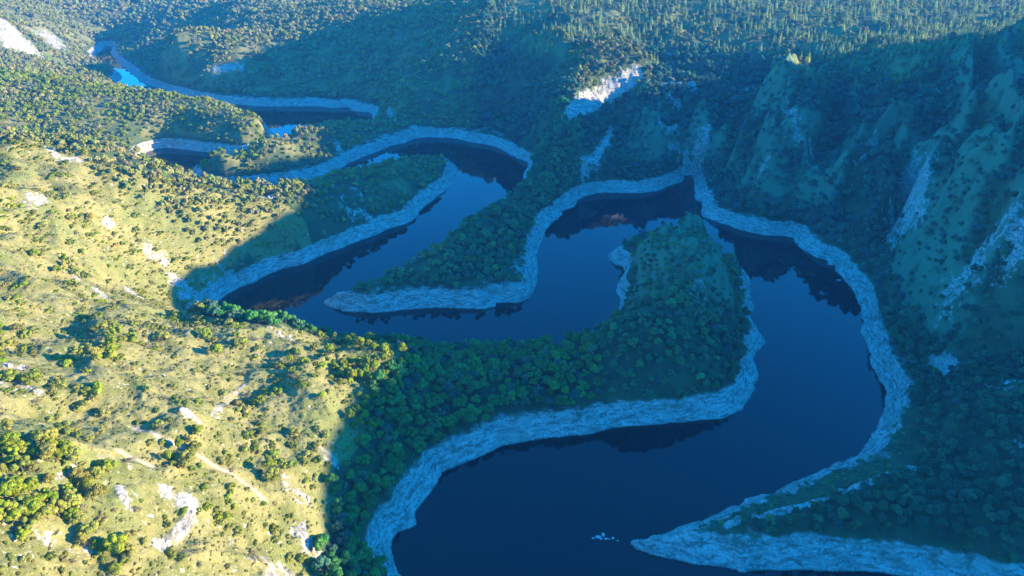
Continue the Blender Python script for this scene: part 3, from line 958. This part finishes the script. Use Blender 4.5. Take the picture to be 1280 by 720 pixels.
def choose(kind, n, top):
    """The n plants of a kind that show largest in the picture, and the rest."""
    A = P[kind]
    h = A[:, 3] * top
    px, py = to_pixel(A[:, 0], A[:, 1], A[:, 2] + h * 0.6)
    dist = np.sqrt(A[:, 0] ** 2 + A[:, 1] ** 2 + (A[:, 2] - CAM_H) ** 2)
    if kind == 'bush':
        dist = np.where(A[:, 0] > 0, 1e9, dist)                  # the spit's low brush is too small to count
    look = (px > 3) & (px < 1277) & (py > 3) & (py < 717)
    score = np.where(look, A[:, 3] / dist, 0)
    order = np.argsort(-score)
    cand = order[:n * 4]
    cand = cand[score[cand] > 0]
    v = visible(A[cand, 0], A[cand, 1], A[cand, 2] + h[cand] * 0.75)
    pick = cand[v][:n]
    mask = np.zeros(len(A), bool)
    mask[pick] = True
    return A[mask], A[~mask], np.column_stack([px, py])[mask]


# ------------------------------------------------------------------ uncountable woods: one object each, spread with geometry nodes
def spread(name, A, shapes, label, tall=(0.78, 1.4)):
    if not len(A):
        return
    src = bpy.data.collections.new(name + '_shapes')
    for i, me in enumerate(shapes):
        src.objects.link(bpy.data.objects.new(f'{name}_shape', me))
    n = len(A)
    rng = np.random.default_rng(len(name))
    me = bpy.data.meshes.new(name)
    me.vertices.add(n)
    me.vertices.foreach_set('co', A[:, :3].astype(np.float32).ravel())
    rot = np.column_stack([rng.normal(scale=0.05, size=n), rng.normal(scale=0.05, size=n), rng.uniform(0, 6.283, n)])
    scl = np.column_stack([A[:, 3] * rng.uniform(.88, 1.12, n), A[:, 3] * rng.uniform(.88, 1.12, n), A[:, 3] * rng.uniform(*tall, n)])
    for nm, data in (('rot', rot), ('scl', scl)):
        me.attributes.new(nm, 'FLOAT_VECTOR', 'POINT').data.foreach_set('vector', data.astype(np.float32).ravel())
    me.attributes.new('pick', 'INT', 'POINT').data.foreach_set('value', rng.integers(0, len(shapes), n).astype(np.int32))
    me.attributes.new('leaf', 'FLOAT_COLOR', 'POINT').data.foreach_set('color', np.column_stack([A[:, 4:7], np.ones(n)]).astype(np.float32).ravel())
    o = link(name, me)
    tag(o, label, kind='stuff')
    ng = bpy.data.node_groups.new(name + '_spread', 'GeometryNodeTree')
    ng.interface.new_socket('Geometry', in_out='INPUT', socket_type='NodeSocketGeometry')
    ng.interface.new_socket('Geometry', in_out='OUTPUT', socket_type='NodeSocketGeometry')
    N, Lk = ng.nodes.new, ng.links.new
    gi, go, iop, ci = N('NodeGroupInput'), N('NodeGroupOutput'), N('GeometryNodeInstanceOnPoints'), N('GeometryNodeCollectionInfo')
    ci.inputs['Collection'].default_value = src
    ci.inputs['Separate Children'].default_value = True
    ci.inputs['Reset Children'].default_value = True

    def named(nm, t):
        q = N('GeometryNodeInputNamedAttribute'); q.data_type = t; q.inputs['Name'].default_value = nm
        return [s for s in q.outputs if s.enabled and s.name == 'Attribute'][0]
    Lk(gi.outputs[0], iop.inputs['Points'])
    Lk(ci.outputs[0], iop.inputs['Instance'])
    iop.inputs['Pick Instance'].default_value = True
    Lk(named('pick', 'INT'), iop.inputs['Instance Index'])
    e2r = N('FunctionNodeEulerToRotation')
    Lk(named('rot', 'FLOAT_VECTOR'), e2r.inputs[0]); Lk(e2r.outputs[0], iop.inputs['Rotation'])
    Lk(named('scl', 'FLOAT_VECTOR'), iop.inputs['Scale'])
    Lk(iop.outputs[0], go.inputs[0])
    md = o.modifiers.new('spread', 'NODES')
    md.node_group = ng
    return o


# ------------------------------------------------------------------ single plants
def shade_word(c):
    r, g, b = c[:3]
    if r > g * 1.12:
        return 'brownish'
    if r > g * 0.86:
        return 'olive'
    if g > 0.13 and r > g * 0.45:
        return 'yellow-green'
    if b > g * 0.5:
        return 'blue-green'
    return 'bright-green' if g > 0.18 else ('mid-green' if g > 0.13 else 'dark-green')


ORD = ['leftmost such', 'second such from left', 'third such from left', 'fourth such from left', 'fifth such from left', 'sixth such from left', 'seventh such from left', 'eighth such from left',
       'ninth such from left', 'tenth such from left', 'eleventh such from left', 'twelfth such from left']


def name_each(keys, pix):
    """A label for each plant from (size, colour, kind, place): where several share all four, their row and their order from left or right tell them apart."""
    groups = {}
    for i, k_ in enumerate(keys):
        groups.setdefault(k_, []).append(i)
    for k_ in [k_ for k_, ids in groups.items() if len(ids) > 18]:
        ids = sorted(groups.pop(k_), key=lambda i: pix[i][1])
        rows = ('back-row', 'middle-row', 'front-row') if len(ids) > 40 else ('back-row', 'front-row')
        for q, part in enumerate(np.array_split(ids, len(rows))):
            groups[(k_[0] + ' ' + rows[q],) + k_[1:]] = list(part)
    out = [''] * len(keys)
    for k_, ids in groups.items():
        ids = sorted(ids, key=lambda i: pix[i][0])
        base = f'{k_[0]} {k_[1]} {k_[2]} {k_[3]}'
        n = len(ids)
        for q, i in enumerate(ids):
            if n == 1:
                out[i] = base
            elif q <= (n - 1) // 2:
                out[i] = f'{base}, {ORD[min(q, 11)]}'
            else:
                out[i] = f'{base}, ' + ORD[min(n - 1 - q, 11)].replace('left', 'right')
    return [l.replace('leafy tree', 'tree') if len(l.split()) > 16 else l for l in out]


def nearest_place(p, places):
    return min(places, key=lambda q: (p[0] - q[0]) ** 2 + 1.6 * (p[1] - q[1]) ** 2)[2]


def size_word(r, cuts):
    return ('small', 'middling', 'large')[int(np.searchsorted(cuts, r))]


TREE_PLACES = [(455,430,'on the sunlit crest above the neck'),(465,510,'at the sun-shade edge below the crest'),(440,600,'beside the pale shore below the sunlit hill'),(540,460,'on the near end of the shaded neck'),
    (600,440,'on the crest of the shaded neck'),(590,510,'above the ledged white bank of the neck'),(680,440,'on the neck skyline against the inner water'),(700,500,'above the straight white bank of the neck'),
    (770,440,'where the neck meets the domed peninsula'),(800,490,'above the white bank of the domed peninsula'),(850,400,'on the domed peninsula side'),(840,320,'on top of the domed peninsula'),(900,470,'above the tip of the domed peninsula'),
    (60,580,'in the green copse on the sunlit hill'),(60,640,'at the bottom of the green copse'),(15,620,'at the outer edge of the green copse'),(135,680,'below the green copse by the hill foot'),(80,340,'in the high green patch by the skyline'),
    (270,430,'near the bend of the inner water'),(360,500,'amid the dry meadow'),(1000,655,'on the low spit by the white ridge'),(1080,640,'on the spit above the wide white bank'),(1160,650,'at the root of the spit'),(1250,680,'in the dark wood near the lower shore'),
    (1160,580,'in the dark wood behind the right shore'),(1240,600,'in the dark wood above the spit'),(1200,520,'in the dark wood under the pale clearing'),(1260,520,'high in the dark wood beside pale rocks'),(1140,450,'by the pale star-shaped clearing'),(1230,440,'on the steep slope above the pale clearing'),(1110,400,'above the right shore of the outer bend'),(150,400,'on the sunlit slope above the gully')]
BUSH_PLACES = [(40,200,'on the skyline of the sunlit hill'),(40,280,'high on the sunlit hill'),(140,220,'just below the sunlit hill skyline'),(150,300,'on the upper sunlit slope'),(250,300,'on the wooded slope above the bend'),(320,290,'above the shaded white bank'),
    (60,380,'below the high green patch'),(150,380,'beside the stony gully'),(230,370,'at the pale rocks of the gully mouth'),(30,460,'at the stony left rim of the hill'),(110,450,'amid the scrubby mid slope'),(200,440,'on the mid slope by bare stones'),
    (270,430,'above the inner water bend'),(350,430,'on the crest above the inner water'),(420,430,'behind the sunlit tree crest'),(20,530,'above the green copse'),(100,520,'on the slope over the copse'),(190,510,'above the pinkish footpath'),(270,500,'beside the pale stone scar'),
    (350,500,'on the dry grass dome'),(410,520,'below the sunlit crest trees'),(120,590,'between copse and footpath'),(200,580,'just under the footpath'),(280,570,'at the middle of the footpath'),(350,580,'where the footpath fades out'),(400,600,'along the edge of the hill shadow'),
    (30,690,'at the hill bottom below the copse'),(120,650,'right of the copse'),(190,640,'around the white rock scar'),(260,650,'on the grassy slope by the white scar'),(330,650,'on the grassy foot of the hill'),(390,680,'at the stony foot by the shadow'),(180,700,'at the lowest edge of the hill'),(290,705,'on the lowest grassy slope')]
CONIFER_PLACES = [(620,15,'on the plateau rim over the broad shaded slope'),(680,25,'on the plateau rim left of the crag'),(740,40,'just behind the sunlit crag'),(780,20,'on the plateau beyond the crag'),(840,40,'at the head of the rocky gully'),(880,15,'on the plateau above the rocky gully'),
    (900,50,'at the rim of the great wall'),(950,30,'on the wooded plateau behind the wall'),(990,60,'above the first rib of the wall'),(1040,30,'in the middle of the plateau wood'),(1060,70,'on the rim knoll above the wall'),(1110,50,'near the pale glade on the plateau'),(1150,75,'between glade and rim'),
    (1190,40,'right of the pale glade'),(1220,80,'along the shaded upper rim'),(1250,30,'by the bright clearing at the plateau end'),(1265,90,'at the rim over the steepest slope'),(1100,10,'far back on the plateau'),(1000,5,'far back behind the great wall'),(1200,8,'at the far edge of the plateau')]

tree_one, tree_rest, tree_px = choose('tree', 300, 2.2)
bush_one, bush_rest, bush_px = choose('bush', 300, 1.3)
con_one, con_rest, con_px = choose('conifer', 300, 4.8)
thin_one, thin_rest, thin_px = choose('thin', 60, 1.5)

keys = [(size_word(a[3], (3.4, 4.3)), shade_word(a[4:7]), 'leafy tree', nearest_place(p, TREE_PLACES)) for a, p in zip(tree_one, tree_px)]
for i, (a, lab) in enumerate(zip(tree_one, name_each(keys, tree_px))):
    root = bpy.data.objects.new('broadleaf_tree', None)
    col.objects.link(root)
    root.location = a[:3]
    root.rotation_euler = (0, 0, RNG.uniform(0, 6.28))
    root.scale = (a[3] * RNG.uniform(.9, 1.1), a[3] * RNG.uniform(.9, 1.1), a[3] * RNG.uniform(.92, 1.18))
    root.empty_display_size = 0.2
    tag(root, lab, 'tree', 'broadleaf trees on the slopes round the river')
    v = RNG.integers(0, 6)
    cr = bpy.data.objects.new('crown', TREE_CROWN[v]); col.objects.link(cr); cr.parent = root
    cr['leaf'] = [float(c) for c in a[4:7]]
    tk = bpy.data.objects.new('trunk', TREE_TRUNK[v % 3]); col.objects.link(tk); tk.parent = root


def place_whole(name, A, pix, shapes, cuts, noun, places, cat, group, tall):
    keys = [(size_word(a[3], cuts), shade_word(a[4:7]), noun, nearest_place(p, places)) for a, p in zip(A, pix)]
    for a, lab in zip(A, name_each(keys, pix)):
        o = bpy.data.objects.new(name, shapes[RNG.integers(0, len(shapes))])
        col.objects.link(o)
        o.location = a[:3]
        o.rotation_euler = (RNG.normal() * .03, RNG.normal() * .03, RNG.uniform(0, 6.28))
        o.scale = (a[3] * RNG.uniform(.75, 1.3), a[3] * RNG.uniform(.75, 1.2), a[3] * RNG.uniform(*tall))
        o['leaf'] = [float(c) for c in a[4:7]]
        tag(o, lab, cat, group)


place_whole('bush', bush_one, bush_px, BUSH, (1.6, 2.4), 'bush', BUSH_PLACES, 'bush', 'bushes on the sunlit hillside', (0.7, 1.0))
place_whole('thin_bush', thin_one, thin_px, BARE, (1.3, 1.8), 'leafless bush', BUSH_PLACES, 'bush', 'nearly leafless bushes on the sunlit hillside', (0.85, 1.2))
place_whole('conifer_tree', con_one, con_px, CONIFER, (2.6, 3.1), 'conifer', CONIFER_PLACES, 'tree', 'conifers on the plateau', (0.85, 1.15))
spread('forest', tree_rest, TREE_WHOLE, 'closed leafy woods over the canyon slopes')
spread('scrub', bush_rest, BUSH, 'low scrub on the sunlit hillside and the spit', (0.6, 0.95))
spread('grass_tussocks', P['tuft'], BUSH[:3], 'dry grass tussocks on the sunlit hillside', (0.4, 0.8))
spread('bare_scrub', thin_rest, BARE, 'thin brownish scrub on the sunlit hillside')
spread('conifer_forest', con_rest, CONIFER, 'dark blue-green conifer woods on the plateau')
print('PLANTS', {k: len(v) for k, v in P.items()}, len(tree_one), len(bush_one), len(con_one))


# ------------------------------------------------------------------ loose rocks
def rock_mesh(name, seed, flat):
    rng = np.random.default_rng(seed)
    bm = bmesh.new()
    bmesh.ops.create_icosphere(bm, subdivisions=4, radius=1.0)
    planes = rng.normal(size=(9, 3)); planes /= np.linalg.norm(planes, axis=1, keepdims=True)
    cut = rng.uniform(0.55, 0.85, 9)
    for v in bm.verts:
        p = np.array(v.co)
        for n_, c_ in zip(planes, cut):
            e = p @ n_ - c_
            if e > 0:
                p = p - n_ * e * 0.9
        p = p * (1 + 0.10 * float(perlin(np.array([p[0] * 2.2 + seed]), np.array([p[1] * 2.2 + p[2] * 1.7]), 5)[0]))
        v.co = (p[0], p[1] * 0.8, p[2] * flat)
    me = bpy.data.meshes.new(name)
    bm.to_mesh(me); bm.free()
    me.materials.append(M_ROCK)
    return me


ROCKS = [rock_mesh('rock_shape', 700 + i, (0.5, 0.62, 0.75, 0.9)[i % 4]) for i in range(5)]


def rock(px, py, r, label, group, sink=0.25, v=0, name='boulder', stretch=1.0):
    x, y, z = hit(px, py)
    o = bpy.data.objects.new(name, ROCKS[v % 5])
    col.objects.link(o)
    o.location = (x, y, max(z, 0) + r * 0.5 - r * sink * 1.4)
    o.scale = (r * stretch, r, r)
    o.rotation_euler = (RNG.normal() * 0.15, RNG.normal() * 0.15, RNG.uniform(-0.4, 0.4) if stretch > 1 else RNG.uniform(0, 6.28))
    tag(o, label, 'rock', group)


SPIT = 'rocks in the water off the spit'
rock(747, 672, 1.7, 'large white rock in the middle of the islet off the spit', SPIT, 0.45, 0, 'shore_rock', 1.3)
rock(753.5, 669.5, 1.5, 'pointed white rock highest in the islet off the spit', SPIT, 0.2, 3, 'shore_rock')
rock(741.5, 673, 0.9, 'small low white rock at the outer end of the islet', SPIT, 0.5, 1, 'shore_rock', 1.3)
rock(751, 673.5, 1.0, 'rounded stone in front of the highest islet rock', SPIT, 0.4, 4, 'shore_rock')
rock(757.5, 673.5, 1.0, 'flat white rock on the inner side of the islet', SPIT, 0.55, 2, 'shore_rock', 1.4)
rock(761.5, 674.2, 0.6, 'smallest stone in the gap beyond the islet', SPIT, 0.45, 0, 'shore_rock')
rock(766, 673, 1.1, 'separate white stone between islet and spit tip', SPIT, 0.4, 4, 'shore_rock')
rock(772, 676, 0.7, 'low stone just off the spit tip', SPIT, 0.45, 1, 'shore_rock')
OUTER = 'rocks at the foot of the outer bend'
rock(1048.5, 350.5, 2.2, 'pale rock standing in dark water by the outer bend', OUTER, 0.4, 1, 'shore_rock', 1.6)
rock(1066, 352, 2.6, 'bright white block on the shore of the outer bend', OUTER, 0.3, 2, 'shore_rock')
rock(1062, 347, 1.7, 'small white block above the bright one on the shore', OUTER, 0.3, 3, 'shore_rock')
rock(1057, 341, 1.5, 'lone pale stone on the bank of the outer bend', OUTER, 0.3, 0, 'shore_rock')
rock(1038, 330.5, 2.0, 'jagged pale rock at the notch of the outer bend', OUTER, 0.4, 4, 'shore_rock', 1.5)
HILLR = 'white rocks on the sunlit hillside'
for i, (px, py, r, lab) in enumerate([
        (134, 279, 2.0, 'bright white rock alone on the upper sunlit slope'), (129, 282, 1.1, 'small white stone beside the bright lone rock'),
        (238, 519, 1.5, 'white rock with a dark shadow above the footpath'), (231, 522, 0.9, 'small pale stone close to the rock above the path'),
        (348, 416, 2.0, 'pale knob on the crest against the inner water'), (338, 411, 1.4, 'grey stone on the crest skyline'),
        (362, 421, 1.6, 'cream rock where the crest drops to the water'), (165, 367, 1.6, 'white stone in the stony gully'),
        (172, 372, 1.2, 'lower white stone in the stony gully'), (96, 200, 1.6, 'white rock under the hill skyline'),
        (104, 203, 1.1, 'grey stone next to the rock under the skyline'), (222, 358, 1.8, 'chalky block at the gully mouth'),
        (234, 366, 1.5, 'chalky block lower at the gully mouth'), (336, 247, 1.8, 'pale rock on the ridge over the wooded slope'),
        (376, 672, 1.3, 'pale block on the stony foot of the hill'), (384, 684, 1.0, 'small block at the bottom of the stony foot'),
        (208, 678, 1.2, 'white block low in the curved rock scar'), (240, 640, 1.2, 'white block at the top of the rock scar'),
        (12, 459, 1.5, 'flat white rock at the stony hill rim'), (26, 463, 1.0, 'small white stone on the stony hill rim'),
        (38, 486, 1.2, 'greyish rock below the stony rim'), (385, 625, 1.0, 'yellowish stone close to the shadow edge'),
        (120, 362, 1.4, 'pale stone in the bare streak above mid slope'), (205, 470, 1.0, 'small stone in the middle of the dry slope')]):
    rock(px, py, r, lab, HILLR, 0.35, i)
